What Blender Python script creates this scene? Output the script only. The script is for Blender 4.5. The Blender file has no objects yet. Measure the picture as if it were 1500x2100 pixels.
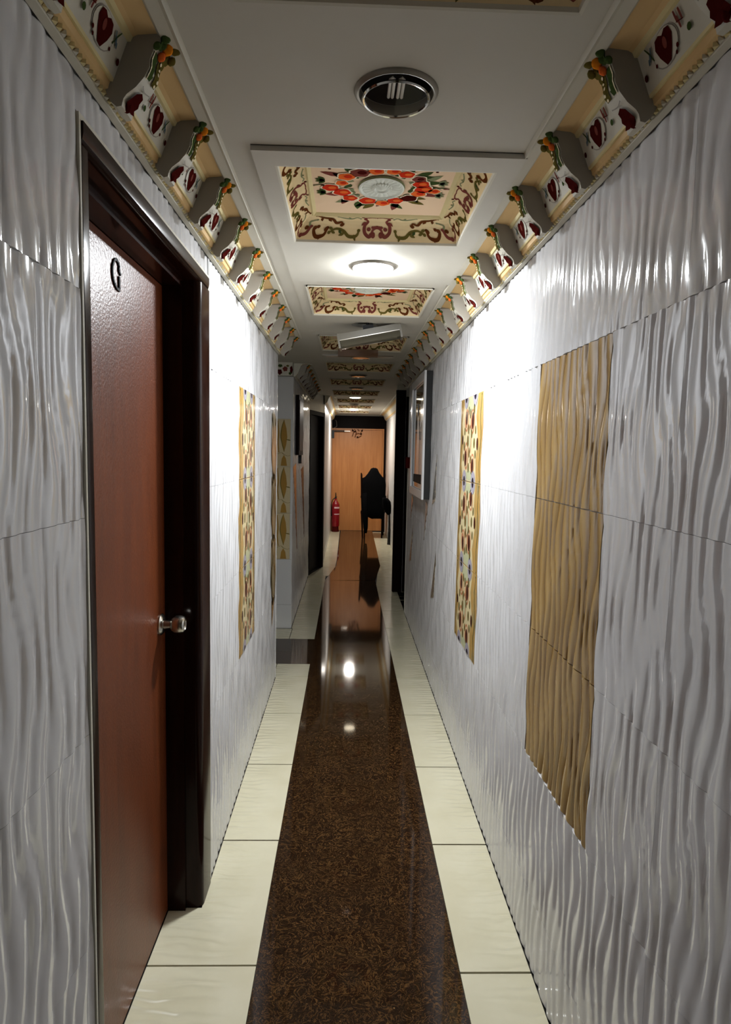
import bpy, bmesh, math, random
from mathutils import Matrix, Vector
from mathutils.geometry import tessellate_polygon
random.seed(7)
C = bpy.context.scene.collection
S = bpy.context.scene
PI = math.pi
sin, cos = math.sin, math.cos

# ------------------------------------------------------------------ camera
F, YAW, PITCH, ROLL, CH = 1323.65, 0.0292, -0.09117, 0.01939, 1.5
fw = Vector((sin(YAW)*cos(PITCH), cos(YAW)*cos(PITCH), sin(PITCH)))
r0 = Vector((cos(YAW), -sin(YAW), 0)); u0 = r0.cross(fw)
rr = cos(ROLL)*r0 + sin(ROLL)*u0; uu = -sin(ROLL)*r0 + cos(ROLL)*u0
cd = bpy.data.cameras.new('camera'); cam = bpy.data.objects.new('camera', cd); C.objects.link(cam)
cd.sensor_fit = 'HORIZONTAL'; cd.sensor_width = 36.0; cd.lens = F*36/1500; cd.clip_start = 0.02
cam.matrix_world = Matrix(((rr.x, uu.x, -fw.x, 0), (rr.y, uu.y, -fw.y, 0), (rr.z, uu.z, -fw.z, CH), (0, 0, 0, 1)))
S.camera = cam
# ------------------------------------------------------------------ world, exposure, lamp powers
w = bpy.data.worlds.new('world'); S.world = w; w.use_nodes = True
w.node_tree.nodes['Background'].inputs[0].default_value = (0.5, 0.55, 0.6, 1)
w.node_tree.nodes['Background'].inputs[1].default_value = 0.02
S.view_settings.view_transform = 'Standard'; S.view_settings.look = 'None'
S.view_settings.exposure = 0.0; S.view_settings.gamma = 1.0; S.view_settings.use_curve_mapping = False
LAMP_LIT = {1: 740.0, 6: 8.0, 8: 500.0}            # which ceiling lamps burn, and how strongly
LAMP_TINT = {1: (0.93, 0.97, 1.0), 6: (1.0, 0.86, 0.62), 8: (1.0, 0.93, 0.85)}
S.cycles.max_bounces = 10; S.cycles.diffuse_bounces = 6; S.cycles.glossy_bounces = 5
S.cycles.caustics_reflective = True; S.cycles.blur_glossy = 0.0
S.cycles.sample_clamp_indirect = 12.0
S.cycles.use_denoising = True

# ------------------------------------------------------------------ dimensions (metres; from the photograph's perspective)
XL, XR = -0.456, 0.561          # tiled wall faces
ZB, ZC = 2.113, 2.222           # underside of cornice, ceiling
SL, SR = -0.242, 0.351          # granite strip
TL = 0.6177                     # floor tile length
WL = 4.2                        # near left wall ends, side passage starts
W2 = 5.4                        # left wall resumes
RE = 6.0                        # near right wall ends
RJ = 6.9                        # right jamb
YE = 12.4                       # end wall
YB = -2.2                       # wall behind the camera

# ------------------------------------------------------------------ materials
def srgb(r, g, b):
    f = lambda c: c/12.92 if c <= 0.04045 else ((c+0.055)/1.055)**2.4
    return (f(r/255), f(g/255), f(b/255), 1)
def mat(name, col, rough=0.5, metal=0.0, spec=0.5, coat=0.0, coat_rough=0.05, emit=None, emit_s=0.0, trans=0.0, ior=None):
    m = bpy.data.materials.new(name); m.use_nodes = True
    b = m.node_tree.nodes['Principled BSDF']
    b.inputs['Base Color'].default_value = col; b.inputs['Roughness'].default_value = rough
    b.inputs['Metallic'].default_value = metal; b.inputs['Specular IOR Level'].default_value = spec
    b.inputs['Coat Weight'].default_value = coat; b.inputs['Coat Roughness'].default_value = coat_rough
    if trans: b.inputs['Transmission Weight'].default_value = trans
    if ior: b.inputs['IOR'].default_value = ior
    if emit: b.inputs['Emission Color'].default_value = emit; b.inputs['Emission Strength'].default_value = emit_s
    return m
def nn(m): return m.node_tree.nodes, m.node_tree.links, m.node_tree.nodes['Principled BSDF']
def coords(m, scale=(1, 1, 1), kind='Object'):
    N, L, b = nn(m); t = N.new('ShaderNodeTexCoord'); mp = N.new('ShaderNodeMapping')
    mp.inputs['Scale'].default_value = scale; L.new(t.outputs[kind], mp.inputs[0]); return mp.outputs[0]
def noise(m, vec, scale, detail=4, rough=0.55, dist=0.0):
    N, L, b = nn(m); n = N.new('ShaderNodeTexNoise'); n.inputs['Scale'].default_value = scale
    n.inputs['Detail'].default_value = detail; n.inputs['Roughness'].default_value = rough; n.inputs['Distortion'].default_value = dist
    L.new(vec, n.inputs['Vector']); return n.outputs['Fac']
def ramp(m, fac, stops):
    N, L, b = nn(m); r = N.new('ShaderNodeValToRGB'); e = r.color_ramp.elements
    while len(e) < len(stops): e.new(0.5)
    for k, (p, c) in enumerate(stops): e[k].position = p; e[k].color = c
    L.new(fac, r.inputs[0]); return r.outputs[0]
def bump(m, h, strength, dist=0.01):
    N, L, b = nn(m); n = N.new('ShaderNodeBump'); n.inputs['Strength'].default_value = strength; n.inputs['Distance'].default_value = dist
    L.new(h, n.inputs['Height']); L.new(n.outputs[0], b.inputs['Normal'])
def base(m, c): N, L, b = nn(m); L.new(c, b.inputs['Base Color'])
M = {}
M['tile'] = mat('white_glazed_tile', srgb(208, 208, 210), 0.07, spec=0.6)
v = coords(M['tile']); bump(M['tile'], noise(M['tile'], v, 60, 2), 0.02, 0.004)
M['tile_flat'] = mat('white_plain_tile', srgb(200, 200, 199), 0.12, spec=0.6)
M['tile_far'] = mat('white_satin_tile', srgb(208, 207, 204), 0.35, spec=0.35)
M['grout'] = mat('white_grout', srgb(190, 190, 186), 0.8)
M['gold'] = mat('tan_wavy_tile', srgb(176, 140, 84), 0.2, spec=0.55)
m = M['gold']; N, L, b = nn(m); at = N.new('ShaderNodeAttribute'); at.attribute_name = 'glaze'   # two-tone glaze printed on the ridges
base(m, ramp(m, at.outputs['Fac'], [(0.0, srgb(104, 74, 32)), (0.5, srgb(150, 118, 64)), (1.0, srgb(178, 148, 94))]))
M['floor'] = mat('cream_floor_tile', srgb(214, 209, 184), 0.14, spec=0.55)
v = coords(M['floor'])
base(M['floor'], ramp(M['floor'], noise(M['floor'], v, 5, 5), [(0.3, srgb(204, 198, 170)), (0.7, srgb(214, 209, 184))]))
m = M['floor']; N, L, b = nn(m); tc = N.new('ShaderNodeTexCoord'); sx = N.new('ShaderNodeSeparateXYZ'); L.new(tc.outputs['Object'], sx.inputs[0])
# added ripple bump imitating light thrown off the wavy walls, along the wall side
wv = N.new('ShaderNodeTexWave'); wv.bands_direction = 'Y'; wv.inputs['Scale'].default_value = 5.5; wv.inputs['Distortion'].default_value = 7.0; wv.inputs['Detail'].default_value = 1.5; wv.inputs['Detail Scale'].default_value = 1.6
L.new(coords(m, (0.75, 1.5, 1)), wv.inputs['Vector'])
def mth(op, a, b2):
    n = N.new('ShaderNodeMath'); n.operation = op
    for k, q in enumerate((a, b2)):
        if hasattr(q, 'is_linked'): L.new(q, n.inputs[k])
        elif q is not None: n.inputs[k].default_value = q
    return n.outputs[0]
dist_ = mth('ABSOLUTE', mth('SUBTRACT', sx.outputs['X'], 0.0525), None)
mr = N.new('ShaderNodeMapRange'); mr.inputs['From Min'].default_value = 0.34; mr.inputs['From Max'].default_value = 0.47; L.new(dist_, mr.inputs['Value'])
bump(m, mth('MULTIPLY', wv.outputs['Fac'], mr.outputs[0]), 0.55, 0.004)
M['floor_grout'] = mat('dark_floor_grout', srgb(24, 19, 14), 0.9)
# dark brown granite with curling light veins
M['granite'] = mat('brown_granite', srgb(52, 36, 24), 0.05, spec=0.42)
m = M['granite']; v = coords(m, (1, 1, 1)); N, L, b = nn(m)
n1 = noise(m, v, 22, 4, 0.6, 2.6); n2 = noise(m, v, 6, 4, 0.6)
c1 = ramp(m, n1, [(0.0, srgb(26, 15, 9)), (0.470, srgb(34, 21, 13)), (0.5, srgb(122, 88, 50)), (0.530, srgb(36, 23, 14)), (1.0, srgb(22, 12, 8))])
n3 = noise(m, v, 42, 3, 0.6, 3.2)
c3 = ramp(m, n3, [(0.0, srgb(27, 16, 10)), (0.485, srgb(32, 19, 11)), (0.5, srgb(108, 76, 42)), (0.515, srgb(30, 18, 11)), (1.0, srgb(40, 25, 15))])
mx = N.new('ShaderNodeMixRGB'); L.new(n2, mx.inputs[0]); L.new(c1, mx.inputs[1]); L.new(c3, mx.inputs[2])
n4 = noise(m, v, 130, 1); sp = ramp(m, n4, [(0.0, (0, 0, 0, 1)), (0.76, (0, 0, 0, 1)), (0.80, (1, 1, 1, 1))])
m2 = N.new('ShaderNodeMixRGB'); L.new(sp, m2.inputs[0]); L.new(mx.outputs[0], m2.inputs[1]); m2.inputs[2].default_value = srgb(170, 132, 84); base(m, m2.outputs[0])
# varnished door wood
M['door'] = mat('mahogany_door_leaf', srgb(98, 44, 22), 0.36, spec=0.42)
m = M['door']; v = coords(m, (6, 6, 0.7))
base(m, ramp(m, noise(m, v, 3, 5, 0.6, 1.0), [(0.25, srgb(84, 38, 14)), (0.75, srgb(108, 52, 20))]))
bump(m, noise(m, coords(m), 150, 2), 0.5, 0.002)
M['frame'] = mat('dark_varnished_frame', srgb(48, 20, 12), 0.16, spec=0.14)
m = M['frame']; base(m, ramp(m, noise(m, coords(m, (8, 8, 1)), 4, 4), [(0.3, srgb(26, 11, 7)), (0.7, srgb(38, 17, 10))]))
M['end_wood'] = mat('light_veneer_panel', srgb(178, 116, 62), 0.4)
m = M['end_wood']; base(m, ramp(m, noise(m, coords(m, (9, 9, 0.6)), 2.4, 5, 0.6, 0.6), [(0.2, srgb(176, 110, 56)), (0.8, srgb(208, 144, 84))]))
M['dark'] = mat('dark_stained_wood', srgb(18, 8, 6), 0.5, spec=0.04)
M['black'] = mat('matte_black', srgb(12, 12, 13), 0.6)
M['cloth'] = mat('black_cloth', srgb(5, 5, 6), 0.95, spec=0.05)
M['bgloss'] = mat('black_gloss', srgb(14, 9, 7), 0.4, spec=0.03)
M['ceil'] = mat('ceiling_paint', srgb(188, 184, 172), 0.7, spec=0.2)
m = M['ceil']; base(m, ramp(m, noise(m, coords(m), 3, 4), [(0.3, srgb(190, 186, 174)), (0.7, srgb(196, 192, 181))]))
M['white'] = mat('white_plaster', srgb(200, 196, 182), 0.6, spec=0.05)
M['grey'] = mat('grey_shade_and_outline', srgb(150, 144, 134), 0.6, spec=0.05)  # shade of the bracket sides put into colour; also thin painted outlines
M['cream'] = mat('cream_plaster', srgb(210, 178, 128), 0.6, spec=0.05)
M['cream2'] = mat('pale_yellow_plaster', srgb(212, 198, 150), 0.6, spec=0.05)
M['paint_cream'] = mat('cream_coffer_paint', srgb(222, 200, 156), 0.5, spec=0.0)
M['pink'] = mat('peach_coffer_paint', srgb(224, 196, 164), 0.5, spec=0.0)
M['maroon'] = mat('maroon_paint', srgb(68, 20, 17), 0.4, spec=0.0)
M['maroon2'] = mat('dusky_rose_paint', srgb(118, 62, 54), 0.5, spec=0.0)
M['red'] = mat('red_flower_paint', srgb(196, 52, 30), 0.45, spec=0.0)
M['orange'] = mat('orange_flower_paint', srgb(222, 104, 48), 0.45, spec=0.0)
M['orange2'] = mat('amber_paint', srgb(206, 122, 30), 0.45, spec=0.0)
M['green'] = mat('leaf_green_paint', srgb(62, 78, 42), 0.5, spec=0.0)
M['green2'] = mat('sage_paint', srgb(124, 130, 96), 0.5, spec=0.0)
M['olive'] = mat('olive_paint', srgb(98, 88, 42), 0.5, spec=0.0)
M['brown'] = mat('brown_scroll_paint', srgb(92, 50, 24), 0.5, spec=0.0)
M['blue'] = mat('grey_blue_paint', srgb(84, 104, 116), 0.5, spec=0.0)
M['pale'] = mat('pale_outline_paint', srgb(236, 222, 190), 0.5, spec=0.0)
M['mint'] = mat('pale_mint_plaster', srgb(208, 212, 200), 0.5)
M['ochre'] = mat('ochre_tile_glaze', srgb(190, 150, 78), 0.12, spec=0.6)
m = M['ochre']; base(m, ramp(m, noise(m, coords(m, (8, 8, 5)), 2.2, 4), [(0.3, srgb(170, 136, 72)), (0.5, srgb(190, 152, 88)), (0.7, srgb(146, 134, 96))]))
M['t_cream'] = mat('cream_tile_print', srgb(224, 208, 164), 0.12, spec=0.6)
M['t_pink'] = mat('pink_tile_print', srgb(196, 134, 96), 0.12, spec=0.6)
M['t_dark'] = mat('dark_maroon_tile_print', srgb(70, 24, 14), 0.12, spec=0.6)
M['t_sage'] = mat('sage_tile_print', srgb(196, 198, 160), 0.12, spec=0.6)
M['t_green'] = mat('olive_tile_print', srgb(112, 100, 52), 0.12, spec=0.6)
M['t_violet'] = mat('violet_tile_print', srgb(170, 164, 176), 0.12, spec=0.6)
M['t_ink'] = mat('ink_tile_print', srgb(44, 38, 50), 0.12, spec=0.6)
M['t_leaf'] = mat('golden_leaf_print', srgb(158, 122, 58), 0.14, spec=0.6)
M['t_beige'] = mat('beige_tile_print', srgb(196, 180, 144), 0.14, spec=0.6)
M['t_russet'] = mat('russet_tile_print', srgb(134, 92, 76), 0.14, spec=0.6)
M['t_speck'] = mat('speckled_dark_print', srgb(76, 62, 50), 0.14, spec=0.6)
m = M['t_speck']; base(m, ramp(m, noise(m, coords(m), 45, 3), [(0.4, srgb(48, 38, 30)), (0.6, srgb(150, 138, 112))]))
M['steel'] = mat('brushed_steel', srgb(190, 186, 178), 0.22, metal=1.0)
M['chrome'] = mat('polished_chrome', srgb(215, 213, 206), 0.08, metal=1.0)
M['ringmetal'] = mat('satin_grey_ring', srgb(138, 132, 120), 0.42, metal=0.6)
M['dish'] = mat('dark_reflector', srgb(24, 22, 23), 0.35, spec=0.3)
M['tube'] = mat('unlit_lamp_tube', srgb(235, 232, 222), 0.25)
M['glass'] = mat('clear_glass', (1, 1, 1, 1), 0.02, trans=1.0, ior=1.25)
M['plastic'] = mat('clear_yellowed_plastic', srgb(112, 107, 92), 0.15, trans=0.5, ior=1.2)
M['wplastic'] = mat('ivory_plastic', srgb(112, 107, 94), 0.3)
M['pwhite'] = mat('white_lacquer', srgb(228, 228, 230), 0.25)
M['pglass'] = mat('picture_glazing', srgb(62, 64, 66), 0.04, spec=0.8)
M['pfig'] = mat('russet_robe_print', srgb(120, 58, 30), 0.1)
M['pcloud'] = mat('pale_cloud_print', srgb(200, 196, 190), 0.1)
M['extred'] = mat('extinguisher_red', srgb(138, 14, 26), 0.25)
M['label'] = mat('pale_label', srgb(226, 190, 190), 0.4)
M['boxwood'] = mat('brown_box', srgb(96, 66, 38), 0.5)

# ------------------------------------------------------------------ mesh builder
class MB:
    def __init__(s): s.v = []; s.f = []; s.m = []; s.names = []
    def mi(s, name):
        if name not in s.names: s.names.append(name)
        return s.names.index(name)
    def face(s, pts, mt):
        i = len(s.v); s.v += [tuple(p) for p in pts]; s.f.append(tuple(range(i, i+len(pts)))); s.m.append(s.mi(mt))
    def box(s, x0, x1, y0, y1, z0, z1, mt, T=None):
        i = len(s.v); P = [(x, y, z) for z in (z0, z1) for y in (y0, y1) for x in (x0, x1)]
        if T: P = [tuple(T @ Vector(q)) for q in P]
        s.v += P
        for q in ((0, 2, 3, 1), (4, 5, 7, 6), (0, 1, 5, 4), (2, 6, 7, 3), (0, 4, 6, 2), (1, 3, 7, 5)):
            s.f.append(tuple(i+k for k in q)); s.m.append(s.mi(mt))
    def prism(s, poly, f0, f1, mt, cap=None):
        """poly: list of 2D points, f0/f1 map 2D -> 3D for the two ends"""
        n = len(poly); i = len(s.v); s.v += [tuple(f0(p)) for p in poly] + [tuple(f1(p)) for p in poly]
        for k in range(n):
            j = (k+1) % n; s.f.append((i+k, i+j, i+n+j, i+n+k)); s.m.append(s.mi(mt))
        tri = tessellate_polygon([[Vector((p[0], p[1], 0)) for p in poly]])
        for t in tri:
            s.f.append(tuple(i+k for k in t)); s.m.append(s.mi(cap or mt))
            s.f.append(tuple(i+n+k for k in reversed(t))); s.m.append(s.mi(cap or mt))
    def lathe(s, prof, origin, axis, mt, n=24):
        ax = Vector(axis).normalized(); t = Vector((1, 0, 0)) if abs(ax.x) < .9 else Vector((0, 1, 0))
        a = ax.cross(t).normalized(); b = ax.cross(a); o = Vector(origin); i = len(s.v)
        for r, h in prof:
            for k in range(n):
                an = 2*PI*k/n; s.v.append(tuple(o + ax*h + a*(r*cos(an)) + b*(r*sin(an))))
        for j in range(len(prof)-1):
            for k in range(n):
                k2 = (k+1) % n; s.f.append((i+j*n+k, i+j*n+k2, i+(j+1)*n+k2, i+(j+1)*n+k)); s.m.append(s.mi(mt))
    def tube(s, pts, r, mt, n=8, cap=True):
        pts = [Vector(p) for p in pts]; rs = r if isinstance(r, (list, tuple)) else [r]*len(pts); i0 = len(s.v); up = None
        for k, p in enumerate(pts):
            d = (pts[min(k+1, len(pts)-1)] - pts[max(k-1, 0)]).normalized()
            if up is None: up = Vector((0, 0, 1)) if abs(d.z) < .9 else Vector((1, 0, 0))
            a = d.cross(up).normalized(); b = a.cross(d).normalized(); up = b
            for q in range(n):
                an = 2*PI*q/n; s.v.append(tuple(p + a*(rs[k]*cos(an)) + b*(rs[k]*sin(an))))
        for k in range(len(pts)-1):
            for q in range(n):
                q2 = (q+1) % n; s.f.append((i0+k*n+q, i0+k*n+q2, i0+(k+1)*n+q2, i0+(k+1)*n+q)); s.m.append(s.mi(mt))
        if cap:
            s.f.append(tuple(i0+q for q in reversed(range(n)))); s.m.append(s.mi(mt))
            e = i0+(len(pts)-1)*n; s.f.append(tuple(e+q for q in range(n))); s.m.append(s.mi(mt))
    def mesh(s, name, smooth=None):
        me = bpy.data.meshes.new(name); me.from_pydata(s.v, [], s.f)
        for q in s.names: me.materials.append(M[q])
        me.polygons.foreach_set('material_index', s.m)
        if smooth is not None:
            me.shade_smooth()
            if smooth < 180: me.set_sharp_from_angle(angle=math.radians(smooth))
        me.update(); return me
    def obj(s, name, parent=None, smooth=None, loc=None):
        o = bpy.data.objects.new(name, s.mesh(name, smooth)); C.objects.link(o)
        if parent: o.parent = parent
        if loc: o.location = loc
        return o
def tag(o, label=None, cat=None, group=None, kind=None):
    if label: o['label'] = label
    if cat: o['category'] = cat
    if group: o['group'] = group
    if kind: o['kind'] = kind
    return o
def empty(name, loc=(0, 0, 0), rot=(0, 0, 0)):
    o = bpy.data.objects.new(name, None); C.objects.link(o); o.location = loc; o.rotation_euler = rot
    o.empty_display_size = 0.05; return o
def put(name, me, parent, loc=(0, 0, 0)):
    o = bpy.data.objects.new(name, me); C.objects.link(o); o.parent = parent; o.location = loc; return o
def copy_tree(o, parent=None):
    c = o.copy(); C.objects.link(c); c.parent = parent
    for ch in list(o.children): copy_tree(ch, c)
    return c

# ------------------------------------------------------------------ 2D painting helpers: shapes laid as thin inlays on a surface
class Paint(MB):
    """surface(u, v, lift) -> 3D point"""
    def __init__(s, surf, eps=0.0004): MB.__init__(s); s.surf = surf; s.eps = eps
    def poly(s, pts, mt, layer=1):
        n = len(pts); cx = sum(p[0] for p in pts)/n; cy = sum(p[1] for p in pts)/n; e = s.eps*layer; i = len(s.v)
        s.v.append(tuple(s.surf(cx, cy, e))); s.v += [tuple(s.surf(p[0], p[1], e)) for p in pts]
        for k in range(n): s.f.append((i, i+1+k, i+1+(k+1) % n)); s.m.append(s.mi(mt))
    def ell(s, cx, cy, rx, ry, mt, layer=1, rot=0.0, n=14, wob=0.0, a0=0, a1=2*PI):
        pts = []
        for k in range(n):
            a = a0 + (a1-a0)*k/(n if a1-a0 > 6.28 else n-1); q = 1 + wob*sin(5*a+cx*50)
            x, y = rx*q*cos(a), ry*q*sin(a); pts.append((cx + x*cos(rot) - y*sin(rot), cy + x*sin(rot) + y*cos(rot)))
        s.poly(pts, mt, layer)
    def leaf(s, x, y, ln, wd, rot, mt, layer=1):
        pr = [(0, 0), (.2, .38), (.45, .5), (.75, .3), (1, 0), (.75, -.3), (.45, -.5), (.2, -.38)]
        s.poly([(x + a*ln*cos(rot) - b*wd*sin(rot), y + a*ln*sin(rot) + b*wd*cos(rot)) for a, b in pr], mt, layer)
    def stroke(s, pts, wd, mt, layer=1):
        # smooth the polyline (Catmull-Rom), taper to the ends
        P = [pts[0]] + list(pts) + [pts[-1]]; Q = []
        for k in range(1, len(P)-2):
            for j in range(4):
                t = j/4; a, b, c, d = P[k-1], P[k], P[k+1], P[k+2]
                Q.append(tuple(0.5*((2*b[i]) + (-a[i]+c[i])*t + (2*a[i]-5*b[i]+4*c[i]-d[i])*t*t + (-a[i]+3*b[i]-3*c[i]+d[i])*t**3) for i in (0, 1)))
        Q.append(P[-1]); n = len(Q); e = s.eps*layer; i = len(s.v)
        for k, q in enumerate(Q):
            a, b = Q[max(k-1, 0)], Q[min(k+1, n-1)]; dx, dy = b[0]-a[0], b[1]-a[1]; l = math.hypot(dx, dy) or 1
            h = wd*.5*(0.35 + 0.65*sin(PI*min(1, max(0, (k+.8)/(n+.6))))**.7)
            s.v.append(tuple(s.surf(q[0]-dy/l*h, q[1]+dx/l*h, e))); s.v.append(tuple(s.surf(q[0]+dy/l*h, q[1]-dx/l*h, e)))
        for k in range(n-1): s.f.append((i+2*k, i+2*k+1, i+2*k+3, i+2*k+2)); s.m.append(s.mi(mt))
        for q in (pts[0], pts[-1]): s.ell(q[0], q[1], wd*.62, wd*.62, mt, layer, n=8)

# ------------------------------------------------------------------ wavy relief tiles
def relief(a, z, amp, lam, sh):
    q = 2*PI*a/0.615; r = 2*PI*z/0.39      # the moulded pattern repeats with the tile (0.615 x 0.39)
    ph = round(0.615/lam)*a/0.615 + 0.25*sin(r + q + sh) + 0.17*sin(r - 3*q + 1.3 + 2*sh) + 0.07*sin(2*r + 5*q + sh)
    c = abs(cos(PI*ph)); k = 0.86 + 0.14*sin(r + 2*q + sh)
    return amp*k*(c**0.8)
def wave_tile(w, h, side, mt, amp=0.0056, lam=0.047, sh=0.0, a0=0.0, z0=0.0, gap=0.0004, n=None):
    """local x = 0 is the crest plane of the tile; it faces -side; local y 0..w, z 0..h"""
    nx = max(6, int((w)/(0.0052))); nz = max(3, int(h/0.028)); b = MB(); mi = b.mi(mt); bk = 0.0105
    for j in range(nz+1):
        for i in range(nx+1):
            y = gap + (w-2*gap)*i/nx; z = gap + (h-2*gap)*j/nz
            d = amp - relief(a0+y, z0+z, amp, lam, sh)
            b.v.append((side*d, y, z))
    for j in range(nz):
        for i in range(nx):
            k = j*(nx+1)+i; q = (k, k+1, k+nx+2, k+nx+1); b.f.append(q if side < 0 else q[::-1]); b.m.append(mi)
    # skirt
    ring = [i for i in range(nx+1)] + [j*(nx+1)+nx for j in range(1, nz+1)] + [nz*(nx+1)+i for i in range(nx-1, -1, -1)] + [j*(nx+1) for j in range(nz-1, 0, -1)]
    i0 = len(b.v); b.v += [(side*bk, b.v[k][1], b.v[k][2]) for k in ring]
    for q in range(len(ring)):
        p = (q+1) % len(ring); f = (ring[q], i0+q, i0+p, ring[p]); b.f.append(f if side < 0 else f[::-1]); b.m.append(mi)
    me = b.mesh('tile', 40)
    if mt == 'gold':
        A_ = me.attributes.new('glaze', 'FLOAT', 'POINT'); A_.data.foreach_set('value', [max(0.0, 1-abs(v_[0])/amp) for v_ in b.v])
    return me
ZROWS = [0.0, 0.205, 0.595, 0.985, 1.377, 1.768, ZB]
_cache = {}
def get_tile(w, h, side, mt, sh, a0, z0):
    a0 = a0 % 0.615; a0 = 0 if abs(a0-.615) < .003 or a0 < .003 else a0
    key = (round(w, 3), round(h, 3), side, mt, sh, round(a0, 3), round(z0 % .39, 2))
    if key not in _cache: _cache[key] = wave_tile(w, h, side, mt, sh=sh, a0=a0, z0=z0)
    return _cache[key]
def lay_tiles(parent, X, side, y0, y1, joint, holes, rows=ZROWS, skip=None):
    """holes: list of (ya, yb, za, zb) not tiled here"""
    cnt = 0
    for r in range(len(rows)-1):
        za, zb = rows[r], rows[r+1]
        cuts = [y0]; k = math.floor((y0-joint)/0.615)+1
        while joint+0.615*k < y1-0.02:
            if joint+0.615*k > y0+0.02: cuts.append(joint+0.615*k)
            k += 1
        cuts.append(y1)
        for c in range(len(cuts)-1):
            segs = [(cuts[c], cuts[c+1])]
            zt = zb
            for (ha, hb, hz0, hz1) in holes:
                if hz0 < zb-0.02 and hz1 > za+0.02:
                    if hz0 <= za+0.02 and hz1 >= zb-0.02:
                        ns = []
                        for (s0, s1) in segs:
                            if hb <= s0 or ha >= s1: ns.append((s0, s1)); continue
                            if ha > s0+0.01: ns.append((s0, ha))
                            if hb < s1-0.01: ns.append((hb, s1))
                        segs = ns
            for (s0, s1) in segs:
                # partial vertical hole (door head): split
                zz = [(s0, s1, za, zb)]
                for (ha, hb, hz0, hz1) in holes:
                    if hz1 < zb-0.02 and hz1 > za+0.02 and hz0 <= za+0.02:
                        out = []
                        for (p0, p1, q0, q1) in zz:
                            if hb <= p0 or ha >= p1: out.append((p0, p1, q0, q1)); continue
                            if ha > p0+0.01: out.append((p0, ha, q0, q1))
                            out.append((max(p0, ha), min(p1, hb), hz1, q1))
                            if hb < p1-0.01: out.append((hb, p1, q0, q1))
                        zz = out
                for (p0, p1, q0, q1) in zz:
                    var = cnt % 3; cnt += 1
                    full = abs(p1-p0-0.615) < 0.004
                    me = get_tile(p1-p0, q1-q0, side, 'tile', 2.4 if r == len(rows)-2 else 0.0, p0-joint, q0-.205)
                    put('tile', me, parent, (X, p0, q0))

# ------------------------------------------------------------------ printed tiles
def box_tile(name, parent, X, side, ya, yb, za, zb, mt, th=0.0085, g=0.0012):
    b = MB(); x0, x1 = sorted((X, X+side*th)); b.box(x0, x1, ya+g, yb-g, za+g, zb-g, mt); return b.obj(name, parent)
def floral(parent, X, side, ya, yb, za, zb, flip):
    t = box_tile('floral_tile', parent, X, side, ya, yb, za, zb, 'ochre')
    w, h = yb-ya-0.004, zb-za-0.004
    def sf(u, v, e): return (X - side*e, ya+0.002+(w*u), za+0.002+h*(1-v if flip else v))
    p = Paint(sf)
    p.poly([(.17, 0), (.24, .25), (.15, .5), (.22, .75), (.18, 1), (.80, 1), (.9, .8), (.82, .55), (.92, .3), (.8, 0)], 't_cream', 1)
    p.ell(.5, .09, .15, .09, 't_sage', 2); p.ell(.5, .93, .17, .06, 't_sage', 2)
    for (x, y, a, b) in ((.66, .70, .10, .17), (.36, .80, .09, .13), (.40, .30, .10, .15), (.68, .27, .10, .14), (.5, .5, .07, .17)):
        p.ell(x, y, a, b, 't_pink', 2, n=16); p.ell(x, y, a*.74, b*.8, 't_cream', 3, n=14)
        p.ell(x+.01, y+.01, a*.55, b*.62, 't_sage' if x == .5 else 't_pink', 4)
    for (x, y, a, b) in ((.69, .73, .05, .10), (.35, .81, .045, .085), (.38, .29, .05, .10), (.68, .24, .045, .085), (.16, .56, .03, .07), (.86, .5, .03, .06)):
        p.ell(x, y, a, b, 't_dark', 5)
    for (x, y, a) in ((.54, .84, .03), (.52, .66, .03), (.5, .2, .03), (.57, .38, .03), (.3, .55, .03), (.77, .58, .03), (.25, .4, .025), (.60, .52, .035), (.33, .16, .03), (.45, .74, .025), (.76, .40, .025), (.58, .16, .025), (.42, .44, .025), (.24, .68, .025), (.80, .72, .025)):
        p.ell(x, y, a, a*2, 't_green', 4)
    for x in (.3, .72):
        for y, a0 in ((0, 0), (1, PI)):
            p.ell(x, y, .10, .13, 't_violet', 4, a0=a0, a1=a0+PI); p.ell(x, y, .045, .055, 't_ink', 5, a0=a0, a1=a0+PI)
    for off in (.03, .93):
        p.stroke([(off, .02), (off+.03, .25), (off-.01, .5), (off+.03, .75), (off, .98)], .022, 't_green', 2)
    p.obj('printed_flowers', t)
    return t

# ================================================================== STRUCTURE: walls
def backing(root, X, side, rects):
    b = MB()
    for (ya, yb, za, zb) in rects:
        x0, x1 = sorted((X+side*0.0078, X+side*0.10)); b.box(x0, x1, ya, yb, za, zb, 'grout')
    return b.obj('masonry', root)
# right wall
wr = empty('wall_right'); tag(wr, 'white glossy wave relief tiled wall on the right', 'wall', kind='structure')
backing(wr, XR, 1, [(YB, RE, 0, ZC)])
gold_y = (1.397, 1.913); dec_y = (2.712, 3.222); sw_y = (3.98, 4.62)
lay_tiles(wr, XR, 1, -0.14, RE, 1.09, [(*gold_y, .595, 1.768), (*dec_y, .595, 1.768)])
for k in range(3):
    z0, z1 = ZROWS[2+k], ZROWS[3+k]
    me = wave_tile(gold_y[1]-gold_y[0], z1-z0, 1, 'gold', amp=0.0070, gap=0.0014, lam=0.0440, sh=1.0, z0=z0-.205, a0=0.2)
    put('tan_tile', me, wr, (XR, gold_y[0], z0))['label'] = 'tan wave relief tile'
for k in range(3): floral(wr, XR, 1, *dec_y, ZROWS[2+k], ZROWS[3+k], k % 2 == 0)
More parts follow.
